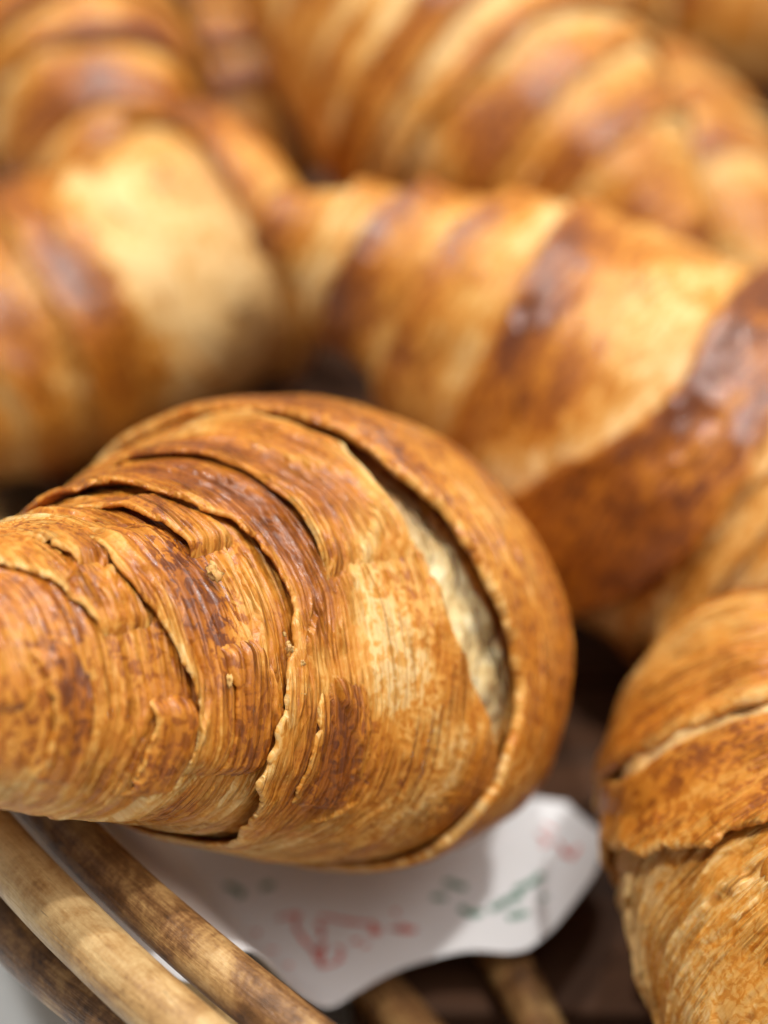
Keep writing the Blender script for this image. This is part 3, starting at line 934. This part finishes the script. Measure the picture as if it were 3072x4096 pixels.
FR = [(1.5, -6.2), (1.96, -7.0), (2.27, -8.3), (2.55, -9.4), (2.75, -11.5), (3.1, -16.5), (4.5, -16), (0, -9)]
FB = [(1.5, -5), (2.0, -5.6), (2.31, -6.9), (2.61, -8), (2.8, -10), (3.1, -17), (4.5, -17), (0, -6)]
front = Croissant("croissant with torn flaky skin and pale underside, standing past the paper",
                  (0.0655, 0.1454, 0.093), (0.1156, -0.9138, -0.0138), -10.7,
                  [(-50, 8.0), (-40, 20.0), (-25, 27.1), (-10, 29.4), (5, 31.6), (20, 33.4), (35, 31.0), (50, 22), (64, 7)],
                  [dict(e0=-7, e1=17, h=0.5, dense=1.2, pale=0.0, bake=-0.08, arc=(1.9, 0.62), fray=0.8, c0=FB, c1=[(1.2, 20), (2.0, 19), (2.44, 16), (2.7, 12), (3.2, 10), (5, 14)]),
                   dict(e0=-7, e1=9, h=1.7, dense=0.6, pale=0.0, bake=-0.08, fray=1.2, fray0=0.2, lift=1.0, bulge=1.2, thick=1.4, c0=FB,
                        c1=[(1.5, 11), (2.0, 10), (2.21, 9.3), (2.44, 7.5), (2.7, 3), (2.85, -1), (3.1, -8), (3.6, -10), (4.6, -8), (0, 12)]),
                   dict(e0=-44, e1=-12, h=2.8, dense=1.1, bake=-0.10, thick=2.2, bulge=1.0, bw=7, lift=0.5, c1=FR)],
                  4, 0.85, flat=0.818, near=(-36, 45), mat=CRUST, face=(2.4, 1.35),
                  core=dict(pale=0.0, bake=-0.24, dense=1.3), zone=dict(lo=FR, hi=FB, th=2.4, w=1.1, deep=-1.8, below=0, amt=[(0, 0.35), (2, 0.4), (4, 0.35)]),
                  skin=[(0, 2.3, 8, 0.7, 0.55), (26, 2.7, 16, 0.7, 0.25)],
                  tints=[(-2, 2.3, 8, 0.6, -0.18), (-24, 2.2, 5, 0.6, -0.12), (10, 2.75, 7, 0.3, 0.08)])
tl = Croissant("dark brown croissant at the back, beyond the pale banded one",
               (-0.0900, 0.4120, 0.1225), (0.5, -0.82, -0.25), 4.0,
               [(-80, 5), (-55, 18), (-35, 28), (-15, 33), (0, 34), (20, 33), (40, 28), (60, 18), (80, 6)],
               [wr(52, 0.8, bulge=1.2, lift=1), wr(36, 2.2, bulge=1.4, lift=1, obl=3), wr(21, 3.6, bulge=1.4), wr(8, 5.0, dense=0.5, bulge=1.2)], 5, 0.24, tone=0.16)
tc = Croissant("biggest pale gold croissant heaped at the back of the basket",
               (0.0182, 0.3740, 0.1316), (0.70, -0.62, -0.33), 2.0,
               [(-80, 5), (-60, 18), (-40, 28), (-15, 35), (0, 37), (20, 36), (45, 31), (65, 20), (84, 6)],
               [wr(56, 0.8, bulge=1.2, lift=1), wr(40, 2.2, e0=-34, bulge=1.4, lift=1, obl=-4, pale=0.5), wr(26, 3.6, e0=-18, bake=-0.12, pale=0.55, pw=9, bulge=1.4, obl=5), wr(8, 5.2, dense=0.5, bulge=1.4, e0=-2, e1=10)], 6, 0.26)
tr = Croissant("small croissant tucked low behind the biggest one",
               (0.0800, 0.4380, 0.0860), (0.45, -0.85, -0.1), 4.0,
               [(-70, 5), (-50, 16), (-30, 26), (-15, 30), (0, 32), (20, 30), (40, 25), (60, 16), (76, 6)],
               [wr(46, 0.8), wr(28, 1.8), wr(11, 3.0, dense=0.5)], 7, 0.22)
far = Croissant("farthest croissant, alone at the back of the basket",
                (0.1330, 0.5500, 0.1000), (0.9, -0.3, 0.0), 4.0,
                [(-70, 5), (-50, 16), (-30, 26), (-15, 31), (0, 33), (20, 31), (40, 25), (60, 16), (76, 6)],
                [wr(46, 0.8), wr(28, 1.8), wr(11, 3.0, dense=0.5)], 8, 0.2)
wedge = Croissant("brown croissant wedged between the dark one and the biggest one",
                  (-0.0520, 0.4490, 0.1010), (0.35, -0.9, -0.1), 3.0,
                  [(-60, 5), (-45, 16), (-30, 25), (-15, 30), (0, 31), (15, 30), (30, 25), (45, 16), (58, 6)],
                  [wr(42, 0.8, bulge=1.2), wr(26, 2.2, bulge=1.3), wr(10, 3.8, dense=0.5, bulge=1.3)], 10, 0.2, tone=0.12)

# CROISSANTS_END
